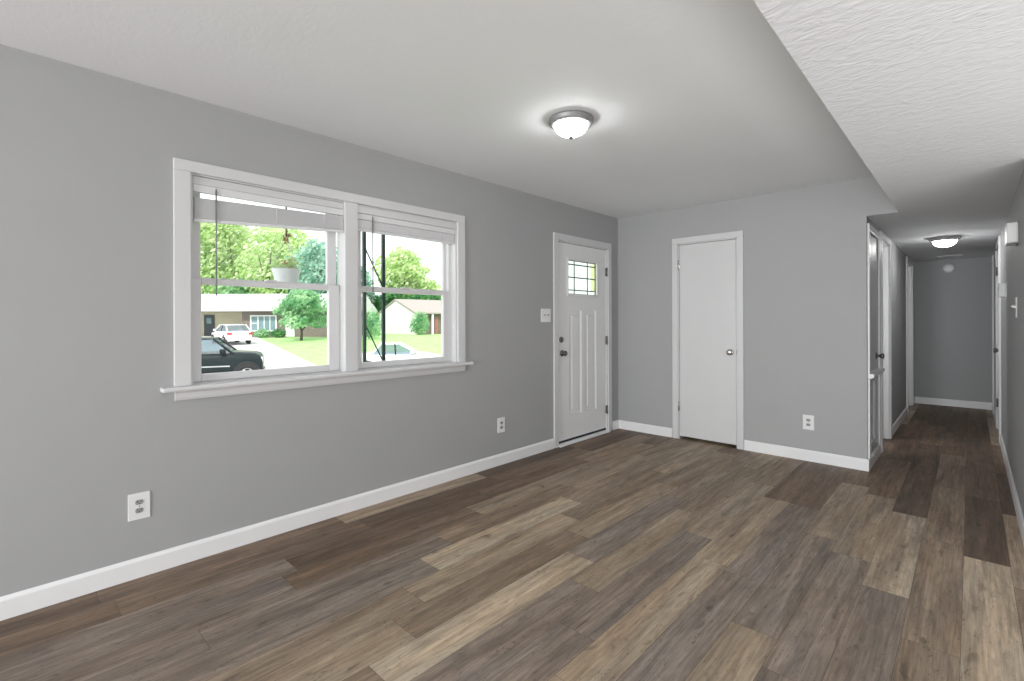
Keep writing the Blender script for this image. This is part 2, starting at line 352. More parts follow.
def build_floor():
    fv, ff, tones, offs = [], [], [], []
    X0, PW = 2.953, 0.1743
    pool = [TT, TG, TD, TT, TL, TR, TT]
    rnd = random.Random(3)
    for k in range(-20, 18):
        xa, xb = X0-PW*(k+1), X0-PW*k
        ya = -6.62; seams = ROWS.get(k, [])
        segs = []
        if seams:
            y = seams[0][0]-1.2; pre = []
            while y > ya: pre.append(y); y -= 1.2
            prev = ya
            for y in reversed(pre): segs.append((prev, y, rnd.choice(pool))); prev = y
            for (y, t) in seams: segs.append((prev, y, t)); prev = y
        else: prev = ya; 
        y = prev+rnd.uniform(0.4, 1.2)
        while prev < YE+0.12:
            segs.append((prev, min(y, YE+0.12), rnd.choice(pool))); prev = y; y += 1.2
        for (a, b, t) in segs:
            b = min(b, YE+0.12)
            if b-a < 1e-4: continue
            cuts = [(max(xa, -0.15), min(xb, 6.3))]
            for (x0, x1) in cuts:
                if x1-x0 < 1e-4: continue
                o = len(fv); g = 0.0006
                fv += [(x0+g, a+g, 0), (x1-g, a+g, 0), (x1-g, b-g, 0), (x0+g, b-g, 0)]
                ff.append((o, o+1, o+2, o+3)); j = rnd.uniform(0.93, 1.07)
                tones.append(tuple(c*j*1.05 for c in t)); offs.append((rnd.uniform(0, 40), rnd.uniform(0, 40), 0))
    # the sub-floor slab under the planks, dark like the seams
    o = len(fv); fv += [(-0.15, -6.62, -0.001), (6.3, -6.62, -0.001), (6.3, YE+.12, -0.001), (-0.15, YE+.12, -0.001)]
    fv += [(x, y, -0.12) for (x, y, z) in fv[o:o+4]]
    for f in [(0, 1, 2, 3), (4, 7, 6, 5), (0, 4, 5, 1), (1, 5, 6, 2), (2, 6, 7, 3), (3, 7, 4, 0)]:
        ff.append(tuple(o+i for i in f)); tones.append((0.03, 0.022, 0.016)); offs.append((0, 0, 0))
    me = bpy.data.meshes.new('floor'); me.from_pydata(fv, [], ff); me.update()
    c = me.attributes.new('plank_tone', 'FLOAT_COLOR', 'FACE'); d = me.attributes.new('plank_offset', 'FLOAT_VECTOR', 'FACE')
    for i in range(len(ff)):
        c.data[i].color = (*tones[i], 1); d.data[i].vector = offs[i]
    me.materials.append(M['floor']); ob = bpy.data.objects.new('floor', me); COL.objects.link(ob); struct(ob)
build_floor()

# baseboards
BH, BT = 0.097, 0.013
def base_profile(t, h): return [(0, 0), (t, 0), (t, h-0.016), (t*0.55, h-0.004), (t*0.3, h), (0, h)]
def base_x(name, x, sgn, runs):      # along Y, growing from x to the side sgn
    mb = MB()
    for (a, b) in runs: mb.prism([(x+sgn*u, v) for u, v in base_profile(BT, BH)], 1, a, b)   # (x, z) outline
    return struct(mb.build(name, 'base'))
def base_y(name, y, sgn, runs):      # along X
    mb = MB()
    for (a, b) in runs: mb.prism([(y+sgn*u, v) for u, v in base_profile(BT, BH)], 0, a, b)   # (y, z) outline
    return struct(mb.build(name, 'base'))
base_x('baseboard_left', 0, 1, [(-6.5, 3.724), (4.80, D)])
base_y('baseboard_far', D, -1, [(BT, 0.66), (1.392, XC+BT)])
base_x('baseboard_hall_left', XC, 1, [(D, 5.69), (6.50, 8.25), (9.18, YE)])
base_y('baseboard_hall_end', YE, -1, [(XC+BT, XR-BT)])
base_x('baseboard_right', XR, -1, [(3.75, 6.95), (7.92, 9.02)])

# ------------------------------------------------------------------ the double window
def casing_rect(mb, axis, face, sgn, a0, a1, z0, z1, wd, th, sides='lrt', wt=None):
    """flat casing boards round an opening; a runs along the wall, th sticks out from face"""
    lo, hi = sorted((face, face+sgn*th))
    def bx(a, b, c, d):
        if axis == 0: mb.bbox(lo, hi, a, b, c, d, 0.004)
        else: mb.bbox(a, b, lo, hi, c, d, 0.004)
    if 'l' in sides: bx(a0-wd, a0, z0, z1)
    if 'r' in sides: bx(a1, a1+wd, z0, z1)
    if 't' in sides: bx(a0-wd, a1+wd, z1, z1+(wt or wd))
def sash_frame(x0, x1, y0, y1, z0, z1, gy0, gy1, gz0, gz1):
    mb = MB()
    mb.bbox(x0, x1, y0, gy0, z0, z1, 0.005); mb.bbox(x0, x1, gy1, y1, z0, z1, 0.005)
    mb.bbox(x0, x1, gy0, gy1, z0, gz0, 0.005); mb.bbox(x0, x1, gy0, gy1, gz1, z1, 0.005)
    return mb
win = tag(empty('window_1', (0, 1.6, 0.925)), 'white double window of two hung sashes looking onto the street', 'window', kind='structure')
P0 = Vector((0, 1.6, 0.925))
def wpart(mb, name, m, parent=None):
    if parent is None:
        mb.v = [tuple(Vector(p)-P0) for p in mb.v]; return mb.build(name, m, win)
    mb.v = [tuple(Vector(p)-P0) for p in mb.v]; return mb.build(name, m, parent)
mb = MB(); casing_rect(mb, 0, 0, 1, WIN[0], WIN[1], WIN[2], WIN[3], 0.076, 0.019, wt=0.060)
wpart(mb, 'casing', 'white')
wpart(MB().bbox(-0.10, 0.014, 1.548, 1.640, 0.925, 2.044, 0.004), 'mullion', 'white')
wpart(MB().bbox(-0.03, 0.060, 0.552, 2.632, 0.902, 0.926, 0.008), 'stool', 'white')
wpart(MB().prism([(0.0, 0.8515), (0.013, 0.8515), (0.017, 0.864), (0.017, 0.888), (0.022, 0.902), (0.0, 0.902)], 1, 0.614, 2.578), 'apron', 'white')
mb = MB(); mb.box(-0.15, 0.0, 0.685, 0.697, 0.926, 2.044); mb.box(-0.15, 0.0, 2.493, 2.505, 0.926, 2.044); mb.box(-0.15, -0.001, 0.697, 2.493, 2.036, 2.044)
mb.box(-0.15, -0.03, 0.697, 2.493, 0.915, 0.932); mb.box(-0.12, -0.048, 2.462, 2.493, 0.932, 2.038); mb.box(-0.12, -0.085, 0.697, 0.72, 0.932, 2.038)
wpart(mb, 'jamb', 'white')
wpart(MB().bbox(-0.030, -0.006, 0.700, 1.546, 1.992, 2.034, 0.003), 'head_board', 'white')
wpart(MB().bbox(-0.030, 0.006, 1.642, 2.490, 1.986, 2.034, 0.003), 'head_board', 'white')
for (y0, y1, ga, gb, ua, ub) in ((0.694, 1.535, 0.747, 1.466, 0.752, 1.472), (1.650, 2.465, 1.701, 2.407, 1.716, 2.436)):
    up = wpart(sash_frame(-0.110, -0.082, y0, y1, 1.462, 2.038, ua, ub, 1.502, 2.0), 'upper_sash', 'vinyl')
    wpart(MB().box(-0.099, -0.095, ua-0.004, ub+0.004, 1.498, 2.004), 'pane', 'glass', up)
    lo = wpart(sash_frame(-0.078, -0.046, y0, y1, 0.933, 1.494, ga, gb, 0.9735, 1.461), 'lower_sash', 'vinyl')
    wpart(MB().box(-0.064, -0.060, ga-0.004, gb+0.004, 0.97, 1.465), 'pane', 'glass', lo)
    wpart(MB().bbox(-0.070, -0.035, (ga+gb)/2-0.03, (ga+gb)/2+0.03, 1.494, 1.506, 0.003), 'sash_lock', 'vinyl', lo)

# mini blinds drawn up under the window head
def blind(name, label, y0, y1, ztop, zl, zr, nsl, gap_l, gap_r, wand_y, wand_z):
    t = tag(empty(name, (-0.014, y0, ztop)), label, 'blind', 'raised blinds in the double window')
    W = y1-y0
    MB().bbox(-0.014, 0.014, 0, W, -0.040, 0, 0.004).build('headrail', 'blind', t)
    zl -= ztop; zr -= ztop
    tl, tr_ = -0.040-gap_l, -0.040-gap_r
    n = nsl
    def slat(za, zb, th, dx=0.0125):
        # curved thin slat running from za (near end) to zb
        prof = [(-dx, 0), (-dx*0.5, 0.0016), (0, 0.0022), (dx*0.5, 0.0016), (dx, 0)]
        prof = prof+[(x, z-th) for x, z in reversed(prof)]
        m = len(prof); a = 0.006; b = W-0.006
        vs = [(x, a, za+z) for x, z in prof]+[(x, b, zb+z) for x, z in prof]
        return MB().add(vs, [tuple(range(m))[::-1], tuple(range(m, 2*m))]+[(i, (i+1) % m, m+(i+1) % m, m+i) for i in range(m)])
    for k in range(n):
        f = (k+0.5)/n
        za = tl+(zl+0.020-tl)*f; zb = tr_+(zr+0.020-tr_)*f
        slat(za, zb, 0.0034).build('slat', 'blind', t)
    mb = MB(); a, b = 0.004, W-0.004
    vs = [(x, a, zl+z) for x, z in ((-0.013, 0), (0.013, 0), (0.013, 0.016), (-0.013, 0.016))]+[(x, b, zr+z) for x, z in ((-0.013, 0), (0.013, 0), (0.013, 0.016), (-0.013, 0.016))]
    mb.add(vs, [(3, 2, 1, 0), (4, 5, 6, 7), (0, 1, 5, 4), (1, 2, 6, 5), (2, 3, 7, 6), (3, 0, 4, 7)]).build('bottom_rail', 'blind', t)
    for fy in (0.15, 0.5, 0.85):
        zb_ = zl+(zr-zl)*fy
        MB().tube([(0.0145, W*fy, -0.035), (0.0145, W*fy, zb_+0.01)], 0.0016, 6).build('lift_cord', 'blind', t)
    wy = wand_y-y0
    wd = MB().tube([(0.019, wy, -0.02), (0.020, wy, -0.20), (0.020, wy, wand_z-ztop)], 0.0042, 6).build('wand', 'wand', t)
    MB().tube([(0.010, wy, -0.012), (0.019, wy, -0.012), (0.019, wy, -0.024)], 0.003, 6).build('wand_hook', 'nickel', wd)
    return t
blind('window_blind', 'raised white slatted blind hanging crooked above the outdoor hanging planter', 0.700, 1.546, 1.990, 1.792, 1.840, 18, 0.028, 0.004, 0.805, 1.40)
blind('window_blind', 'raised white slatted blind hanging level in the window half nearer the front door', 1.642, 2.490, 1.985, 1.868, 1.868, 14, 0.001, 0.001, 1.755, 1.40)

# ------------------------------------------------------------------ doors
def knob(mb, c, axis, r=0.027, reach=0.058):
    mb.lathe([(0.032, 0), (0.032, 0.004), (0.026, 0.009), (0.012, 0.012), (0.011, reach-0.036), (0.018, reach-0.030), (r, reach-0.018), (r, reach-0.010), (r*0.75, reach-0.002), (0.006, reach)], c, axis, 24)
    return mb
def hinge_box(mb, x0, x1, y0, y1, z, pin):
    mb.bbox(x0, x1, y0, y1, z-0.045, z+0.045, 0.002); mb.lathe([(0.006, -0.05), (0.006, 0.05)], (*pin, z), (0, 0, 1), 10); return mb

# front door in the left wall
dr = tag(empty('door_1', (0, 4.255, 0)), 'white front door with small leaded window and two tall panels', 'door', kind='structure')
def dpart(mb, name, m, root, parent=None):
    mb.v = [tuple(Vector(p)-root.location) for p in mb.v]; return mb.build(name, m, parent or root)
mb = MB(); casing_rect(mb, 0, 0, 1, FD[0], FD[1], 0.0, FD[3], 0.066, 0.018); 
dpart(mb, 'casing', 'white', dr)
mb = MB(); mb.box(-0.149, 0.0, FD[0], FD[0]+0.012, 0.02, FD[3]); mb.box(-0.149, 0.0, FD[1]-0.012, FD[1], 0.02, FD[3]); mb.box(-0.149, 0.0, FD[0], FD[1], FD[3]-0.012, FD[3])
dpart(mb, 'jamb', 'white', dr)
LT = (3.995, 4.525, 1.525, 1.885)
PA, PB = (4.015, 4.235, 0.285, 1.36), (4.292, 4.512, 0.285, 1.36)
slab = solid_with_holes(0, -0.058, -0.014, FD[0]+0.015, FD[1]-0.015, 0.042, FD[3]-0.016, [LT, PA, PB])
for p in (PA, PB):
    slab.box(-0.054, -0.024, p[0], p[1], p[2], p[3])
    # the sloped bead that frames each recessed panel
    for (a, b, c, d) in ((p[0], p[0]+0.016, p[2], p[3]), (p[1]-0.016, p[1], p[2], p[3])):
        slab.prism([(-0.024, a), (-0.014 if a == p[0] else -0.022, a), (-0.022 if a == p[0] else -0.014, b), (-0.024, b)], 2, c, d)
    slab.bbox(-0.03, -0.019, p[0]+0.055, p[1]-0.055, p[2]+0.05, p[3]-0.05, 0.006)
ds = dpart(slab, 'door_slab', 'frontdoor', dr)
mb = MB()
for (a, b, c, d) in ((LT[0]-0.018, LT[0]+0.004, LT[2]-0.018, LT[3]+0.018), (LT[1]-0.004, LT[1]+0.018, LT[2]-0.018, LT[3]+0.018), (LT[0]+0.004, LT[1]-0.004, LT[2]-0.018, LT[2]+0.004), (LT[0]+0.004, LT[1]-0.004, LT[3]-0.004, LT[3]+0.018)):
    mb.bbox(-0.062, -0.006, a, b, c, d, 0.004)
lf = dpart(mb, 'window_frame', 'frontdoor', dr)
dpart(MB().box(-0.0405, -0.0335, LT[0]+0.84*(LT[1]-LT[0]), LT[0]+0.975*(LT[1]-LT[0]), LT[2]+0.13*(LT[3]-LT[2]), LT[3]-0.02), 'yellow_view_strip', 'yellowview', dr, lf)  # added strip, stands for something yellow seen blurred through the glass
dpart(MB().box(-0.040, -0.034, LT[0], LT[1], LT[2], LT[3]), 'pane', 'obscure', dr, lf)
mb = MB(); yw, zw = LT[1]-LT[0], LT[3]-LT[2]
for fy in (0.01, 0.25, 0.70, 0.985): mb.box(-0.033, -0.028, LT[0]+fy*yw-0.006, LT[0]+fy*yw+0.006, LT[2], LT[3])
for fz in (0.01, 0.13, 0.50, 0.87, 0.985): mb.box(-0.0335, -0.0275, LT[0], LT[1], LT[2]+fz*zw-0.006, LT[2]+fz*zw+0.006)
dpart(mb, 'leading', 'came', dr, lf)
kb = dpart(knob(MB(), (-0.014, 3.892, 0.925), (1, 0, 0)), 'door_knob', 'nickel', dr)
mb = MB().lathe([(0.030, 0), (0.030, 0.008), (0.024, 0.014), (0.012, 0.016)], (-0.014, 3.878, 1.062), (1, 0, 0), 24); mb.bbox(0.0, 0.016, 3.874, 3.882, 1.045, 1.079, 0.003)
dpart(mb, 'deadbolt', 'nickel', dr)
for z in (1.80, 1.03, 0.25):
    dpart(hinge_box(MB(), -0.010, 0.002, FD[1]-0.024, FD[1]+0.002, z, (0.004, FD[1]-0.010)), 'hinge', 'nickel', dr)
dpart(MB().bbox(-0.060, -0.012, FD[0]+0.015, FD[1]-0.015, 0.020, 0.042, 0.003), 'door_sweep', 'sweep', dr)
dpart(MB().prism([(-0.15, 0), (0.036, 0), (0.036, 0.010), (0.0, 0.020), (-0.15, 0.020)], 1, FD[0], FD[1]), 'threshold', 'base', dr)

# closet door in the far wall
dc = tag(empty('door_2', (1.03, D, 0)), 'plain flat white closet door with knob beside the front door', 'door', kind='structure')
mb = MB(); casing_rect(mb, 1, D, -1, CD[0], CD[1], 0, CD[3], 0.060, 0.017); dpart(mb, 'casing', 'white', dc)
mb = MB(); mb.box(CD[0], CD[0]+0.01, D, D+0.12, 0.0, CD[3]); mb.box(CD[1]-0.01, CD[1], D, D+0.12, 0.0, CD[3]); mb.box(CD[0], CD[1], D, D+0.12, CD[3]-0.01, CD[3])
dpart(mb, 'jamb', 'white', dc)
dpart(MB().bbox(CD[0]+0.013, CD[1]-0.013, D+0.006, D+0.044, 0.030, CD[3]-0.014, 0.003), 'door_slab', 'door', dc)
dpart(knob(MB(), (1.262, D+0.006, 0.938), (0, -1, 0)), 'door_knob', 'chrome', dc)
for z in (1.838, 0.345):
    dpart(hinge_box(MB(), CD[0]-0.004, CD[0]+0.016, D-0.004, D+0.008, z, (CD[0]+0.005, D-0.006)), 'hinge', 'chrome', dc)
dpart(MB().bbox(CD[1]-0.008, CD[1]+0.004, D-0.003, D+0.02, 0.915, 0.965, 0.002), 'strike_plate', 'nickel', dc)
struct(MB().box(0, XC-0.12, D+0.5, D+0.55, 0.0, 2.40).build('wall_closet', 'wall'))

# hall closet: door above, panel below a ledge
dh = tag(empty('door_3', (XC, 5.3, 0)), 'narrow white closet door above a ledge and lower panel at hallway corner', 'door', kind='structure')
mb = MB(); casing_rect(mb, 0, XC, 1, UC[0], UC[1], UC[2], UC[3], 0.060, 0.016)
mb.bbox(XC, XC+0.016, UC[0]-0.06, UC[0], BH, 0.762, 0.004); mb.bbox(XC, XC+0.016, UC[1], UC[1]+0.06, BH, 0.762, 0.004)
dpart(mb, 'casing', 'base', dh)  # lighter white than the room's casings, in place of missing hall light
dpart(MB().bbox(XC-0.04, XC-0.004, UC[0]+0.004, UC[1]-0.004, UC[2]+0.004, UC[3]-0.004, 0.003), 'door_slab', 'door', dh)
dpart(MB().prism([(XC-0.02, 0.764), (XC+0.024, 0.764), (XC+0.044, 0.776), (XC+0.044, 0.800), (XC-0.02, 0.804)], 1, 4.975, 5.67), 'ledge', 'base', dh)
pn = MB(); pn.bbox(XC-0.055, XC-0.035, LG[0]+0.002, LG[1]-0.002, LG[2]+0.002, LG[3]-0.002, 0.003)
for (a, b, c, d) in ((LG[0], LG[0]+0.05, LG[2], LG[3]), (LG[1]-0.05, LG[1], LG[2], LG[3]), (LG[0]+.05, LG[1]-.05, LG[2], LG[2]+.05), (LG[0]+.05, LG[1]-.05, LG[3]-.05, LG[3])):
    pn.bbox(XC-0.037, XC-0.018, a, b, c, d, 0.003)
dpart(pn, 'lower_panel', 'door', dh)
dpart(knob(MB(), (XC-0.004, 5.50, 0.925), (1, 0, 0), 0.026, 0.062), 'door_knob', 'nickel', dh)
for z in (1.80, 1.05): dpart(hinge_box(MB(), XC-0.008, XC+0.004, UC[0]-0.004, UC[0]+0.02, z, (XC+0.006, UC[0]+0.004)), 'hinge', 'nickel', dh)

def hall_door(name, label, x, sgn, op, hinge_y, knob_y, recess, wd=0.065, sides='lrt', knobm='nickel'):
    d = tag(empty(name, (x, (op[0]+op[1])/2, 0)), label, 'door', kind='structure')
    mb = MB(); casing_rect(mb, 0, x, sgn, op[0], op[1], 0, op[3], wd, 0.018, sides); dpart(mb, 'casing', 'base', d)  # lightened trim white makes up for the weak hall light
    xa, xb = sorted((x, x-sgn*0.12)); mb = MB()
    mb.box(xa, xb, op[0], op[0]+0.012, 0, op[3]); mb.box(xa, xb, op[1]-0.012, op[1], 0, op[3]); mb.box(xa, xb, op[0], op[1], op[3]-0.012, op[3]); dpart(mb, 'jamb', 'base', d)
    xa, xb = sorted((x-sgn*recess, x-sgn*(recess+0.036)))
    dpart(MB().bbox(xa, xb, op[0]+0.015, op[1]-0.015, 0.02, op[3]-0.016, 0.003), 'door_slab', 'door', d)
    if knob_y: dpart(knob(MB(), (x-sgn*recess, knob_y, 0.93), (sgn, 0, 0)), 'door_knob', knobm, d)
    if hinge_y:
        for z in (1.80, 0.30): dpart(hinge_box(MB(), min(x-sgn*recess, x), max(x-sgn*recess, x)+0.002, hinge_y-0.015, hinge_y+0.012, z, (x+sgn*0.008, hinge_y)), 'hinge', 'nickel', d)
    return d
def open_door(name, label, op):
    d = tag(empty(name, (XC, (op[0]+op[1])/2, 0)), label, 'door', kind='structure')
    mb = MB(); casing_rect(mb, 0, XC, 1, op[0], op[1], 0, op[3], 0.065, 0.018); dpart(mb, 'casing', 'base', d)  # trim colour raised here instead of more light
    mb = MB()
    mb.box(XC-0.12, XC, op[0], op[0]+0.012, 0, op[3]); mb.box(XC-0.12, XC, op[1]-0.012, op[1], 0, op[3]); mb.box(XC-0.12, XC, op[0], op[1], op[3]-0.012, op[3]); dpart(mb, 'jamb', 'base', d)
    wd = op[1]-op[0]-0.03
    dpart(MB().bbox(XC-0.105-wd, XC-0.105, op[1]-0.052, op[1]-0.016, 0.02, op[3]-0.016, 0.003), 'door_slab', 'frontdoor', d)  # lighter door white stands in for light on the slab
    for sg, yy in ((-1, op[1]-0.052), (1, op[1]-0.016)): dpart(knob(MB(), (XC-0.105-wd+0.07, yy, 0.93), (0, sg, 0)), 'door_knob', 'nickel', d)
    return d
open_door('door_4', 'white door standing open off the hallway next to the narrow closet', HD)
open_door('door_5', 'white door standing open at the far end of the hallway', ED)
hall_door('door_6', 'white hallway door with dark knob beyond the thermostat', XR, -1, RD, RD[1]-0.012, RD[0]+0.085, 0.004)
hall_door('door_7', 'white door casing at the hallway end beyond the knobbed door', XR, -1, RE, None, None, 0.05, sides='lt')

# ------------------------------------------------------------------ switches, outlets, boxes on the walls
def wall_frame(origin, normal):
    n = Vector(normal); u = Vector((0, 0, 1)).cross(n)
    return Matrix(((u.x, 0, n.x, origin[0]), (u.y, 0, n.y, origin[1]), (0, 1, 0, origin[2]), (0, 0, 0, 1)))
def plate_thing(name, label, cat, origin, normal, wdt, hgt, group=None):
    t = empty(name); t.matrix_world = wall_frame(origin, normal); tag(t, label, cat, group)
    MB().bbox(-wdt/2, wdt/2, -hgt/2, hgt/2, 0, 0.006, 0.003).build('plate', 'plate', t); return t
def outlet(label, origin, normal, wdt=0.088, hgt=0.130):
    t = plate_thing('wall_outlet', label, 'outlet', origin, normal, wdt, hgt, 'outlets low on the grey walls')
    for zc in (0.0205, -0.0205):
        pr = [(0.0165*math.cos(a), zc+max(-0.0115, min(0.0115, 0.0165*math.sin(a)))) for a in [2*math.pi*k/24 for k in range(24)]]
        so = MB().prism(pr, 2, 0.0055, 0.0085).build('socket', 'socket', t)
        s = MB(); s.box(-0.0085, -0.0055, zc-0.001, zc+0.008, 0.008, 0.0092); s.box(0.0050, 0.0080, zc-0.001, zc+0.007, 0.008, 0.0092); s.lathe([(0.0028, 0.0078), (0.0028, 0.0092)], (0, zc-0.0065, 0), (0, 0, 1), 10, False)
        s.build('slots', 'dark', so)
    MB().lathe([(0.003, 0.005), (0.003, 0.0072), (0.001, 0.0075)], (0, 0, 0), (0, 0, 1), 10).build('screw', 'nickel', t)
outlet('white wall outlet below the window, the largest one in view', (0, 0.4655, 0.350), (1, 0, 0))
outlet('white wall outlet between the window and the front door', (0, 3.003, 0.345), (1, 0, 0))
outlet('white wall outlet between the closet door and the hallway', (1.932, D, 0.343), (0, -1, 0))
t = plate_thing('light_switch', 'white double light switch beside the front door', 'switch', (0, 3.620, 1.306), (1, 0, 0), 0.145, 0.130)
for dx in (-0.026, 0.026):
    MB().prism([(-0.006, 0.004), (0.010, 0.004), (0.012, 0.020), (0.004, 0.020)], 0, dx-0.005, dx+0.005).build('toggle', 'socket', t)
t = plate_thing('light_switch', 'white single light switch on the hallway wall under the doorbell chime', 'switch', (XR, 4.63, 1.335), (-1, 0, 0), 0.075, 0.135)
MB().prism([(-0.006, 0.004), (0.012, 0.004), (0.014, 0.026), (0.004, 0.026)], 0, -0.005, 0.005).build('toggle', 'plate', t)
t = empty('doorbell_chime'); t.matrix_world = wall_frame((XR, 4.50, 1.806), (-1, 0, 0)); tag(t, 'white doorbell chime box high on the hallway wall', 'doorbell chime')
MB().bbox(-0.10, 0.10, -0.064, 0.064, 0.004, 0.055, 0.006).build('cover', 'plate', t)
MB().bbox(-0.092, 0.092, -0.070, 0.070, 0, 0.008, 0.002).build('backplate', 'nickel', t)
t = empty('thermostat'); t.matrix_world = wall_frame((XR, 5.93, 1.505), (-1, 0, 0)); tag(t, 'small white thermostat on the hallway wall beside the door casing', 'thermostat')
MB().bbox(-0.055, 0.055, -0.058, 0.058, 0.006, 0.048, 0.006).build('cover', 'plate', t)
MB().bbox(-0.060, 0.060, -0.062, 0.062, 0, 0.007, 0.002).build('backplate', 'plate', t)
MB().box(-0.03, 0.03, 0.0, 0.03, 0.0475, 0.0488).build('display', 'socket', t)
# smoke alarm on the hall's end wall, vent in the hall ceiling
t = empty('smoke_detector'); t.matrix_world = wall_frame((2.752, YE, 1.985), (0, -1, 0)); tag(t, 'round white smoke detector high on the hallway end wall', 'smoke detector')
MB().lathe([(0.068, 0), (0.068, 0.010), (0.064, 0.022), (0.054, 0.032), (0.03, 0.036), (0.001, 0.036)], (0, 0, 0), (0, 0, 1), 32).build('housing', 'plate', t)
MB().lathe([(0.012, 0.033), (0.012, 0.039), (0.004, 0.040)], (0.03, -0.02, 0), (0, 0, 1), 14).build('test_button', 'plate', t)
t = tag(empty('ceiling_vent', (2.77, 8.95, ZD)), 'white slotted vent in the hallway ceiling before the end wall', 'vent')
mb = MB(); 
for (a, b, c, d) in ((-0.14, 0.14, -0.13, -0.105), (-0.14, 0.14, 0.105, 0.13), (-0.14, -0.115, -0.105, 0.105), (0.115, 0.14, -0.105, 0.105)): mb.bbox(a, b, c, d, -0.010, 0, 0.003)
mb.build('frame', 'white', t); MB().box(-0.115, 0.115, -0.105, 0.105, -0.002, 0).build('backing', 'dark', t)
for k in range(7):
    y = -0.09+0.03*k; MB().prism([(y-0.008, -0.009), (y+0.008, -0.003), (y+0.009, -0.0045), (y-0.007, -0.0105)], 0, -0.115, 0.115).build('louver', 'white', t)

# ------------------------------------------------------------------ ceiling lights
def flush_light(label, loc, k, bowl):
    t = tag(empty('ceiling_light', loc), label, 'ceiling light', 'flush ceiling lights')
    MB().lathe([(0.118*k, 0), (0.130*k, -0.004), (0.132*k, -0.014), (0.126*k, -0.020), (0.127*k, -0.026), (0.121*k, -0.036), (0.104*k, -0.042), (0.098*k, -0.034)], (0, 0, 0), (0, 0, 1), 48).build('ring', 'ring', t)
    prof = [(0.097*k*math.cos(a), -0.038-0.064*k*math.sin(a)) for a in [math.radians(x) for x in (0, 10, 20, 30, 40, 50, 60, 70, 80, 88)]]
    MB().lathe(prof, (0, 0, 0), (0, 0, 1), 40).build('glass_bowl', bowl, t)
    zb = -0.038-0.064*k
    MB().lathe([(0.006, zb+0.004), (0.012, zb+0.001), (0.013, zb-0.007), (0.009, zb-0.014), (0.001, zb-0.018)], (0, 0, 0), (0, 0, 1), 16).build('finial', 'nickel', t)
flush_light('lit frosted bowl ceiling light with nickel ring over the living room', (1.285, 2.300, CE), 1.0, 'bowl')
flush_light('lit frosted bowl ceiling light on the low hallway ceiling', (2.785, 6.83, ZD), 1.0, 'bowl2')

# ------------------------------------------------------------------ outside: a frame turned to face the street
def E(s, d, z=0.0): return Vector((CX, 0, 0))+s*RT+d*FW+Vector((0, 0, z))
def gz(d):
    pts = [(-60, -1.15), (20, -1.15), (46, -0.25), (70, -0.35), (160, -0.6)]
    for (a, p), (b, q) in zip(pts, pts[1:]):
        if d <= b: return p+(q-p)*max(0, (d-a))/(b-a)
    return -0.6
mb = MB(); ds_ = [2.9, 6, 12, 20, 24, 28, 32, 36, 40, 44, 48, 56, 70, 90, 130, 160]
vs = []; fs = []
for d in ds_:
    for s in (-110, 40): vs.append(E(s, d, gz(d))[:])
for i in range(len(ds_)-1): fs.append((2*i, 2*i+1, 2*i+3, 2*i+2))
g = MB().add(vs, fs).build('lawn', 'grass'); struct(g)
# the pale drive and street, right edge running away from the house across the lawn
def drive_edge(d): return (-7.0+(-23.0+7.0)*(d-20.0)/(44.0-20.0))
vs = []; fs = []; dd = [8, 14, 20, 24, 27.5, 31, 34, 37, 40, 43, 45.2]
for d in dd:
    s1 = drive_edge(d) if d > 20 else drive_edge(20)+(20-d)*1.6
    vs += [E(-60, d, gz(d)+0.03)[:], E(s1, d, gz(d)+0.03)[:], E(-60, d, gz(d)-0.1)[:], E(s1, d, gz(d)-0.1)[:]]
for i in range(len(dd)-1):
    a = 4*i; b = 4*i+4; fs += [(a, a+1, b+1, b), (a+1, a+3, b+3, b+1)]
struct(MB().add(vs, fs).build('driveway', 'concrete'))

# porch roof slab, iron post and hanging planter outside the window
struct(MB().box(-1.62, -0.15, 0.2, 5.6, 2.46, 2.58).build('porch_ceiling', 'soffit'))
struct(MB().box(-1.7, -0.15, 0.2, 5.6, -0.32, -0.12).build('porch_slab', 'concrete'))
PX = -1.2
post = tag(empty('porch_post', (PX, 2.476, -0.12)), 'dark wrought iron porch post with diagonal braces outside the window', 'post')
ya, yb = 2.373-2.476, 2.579-2.476
H = 2.58
for y in (ya, yb): MB().bbox(-0.0145, 0.0145, y-0.0145, y+0.0145, 0.012, H-0.005, 0.002).build('upright', 'iron', post)
for zz in (1.97, 1.24, 0.51):
    z1 = zz+0.12; MB().tube([(0, ya, z1), (0, yb, z1-0.39)], 0.0065, 8).build('brace', 'iron', post)
    pts = []
    for k in range(26):
        a = 0.35*k; r = 0.040*(1-k/34); pts.append((0, (ya+yb)/2+r*math.cos(a)*1.1, z1-0.52+r*math.sin(a)*1.2))
    MB().tube(pts, 0.0045, 6).build('scroll', 'iron', post)
    MB().tube([(0, ya, z1-0.44), (0, (ya+yb)/2+0.04, z1-0.52), (0, yb, z1-0.47)], 0.005, 6).build('scroll', 'iron', post)
MB().bbox(-0.05, 0.05, ya-0.04, yb+0.04, 0, 0.012, 0.003).build('base_plate', 'iron', post)

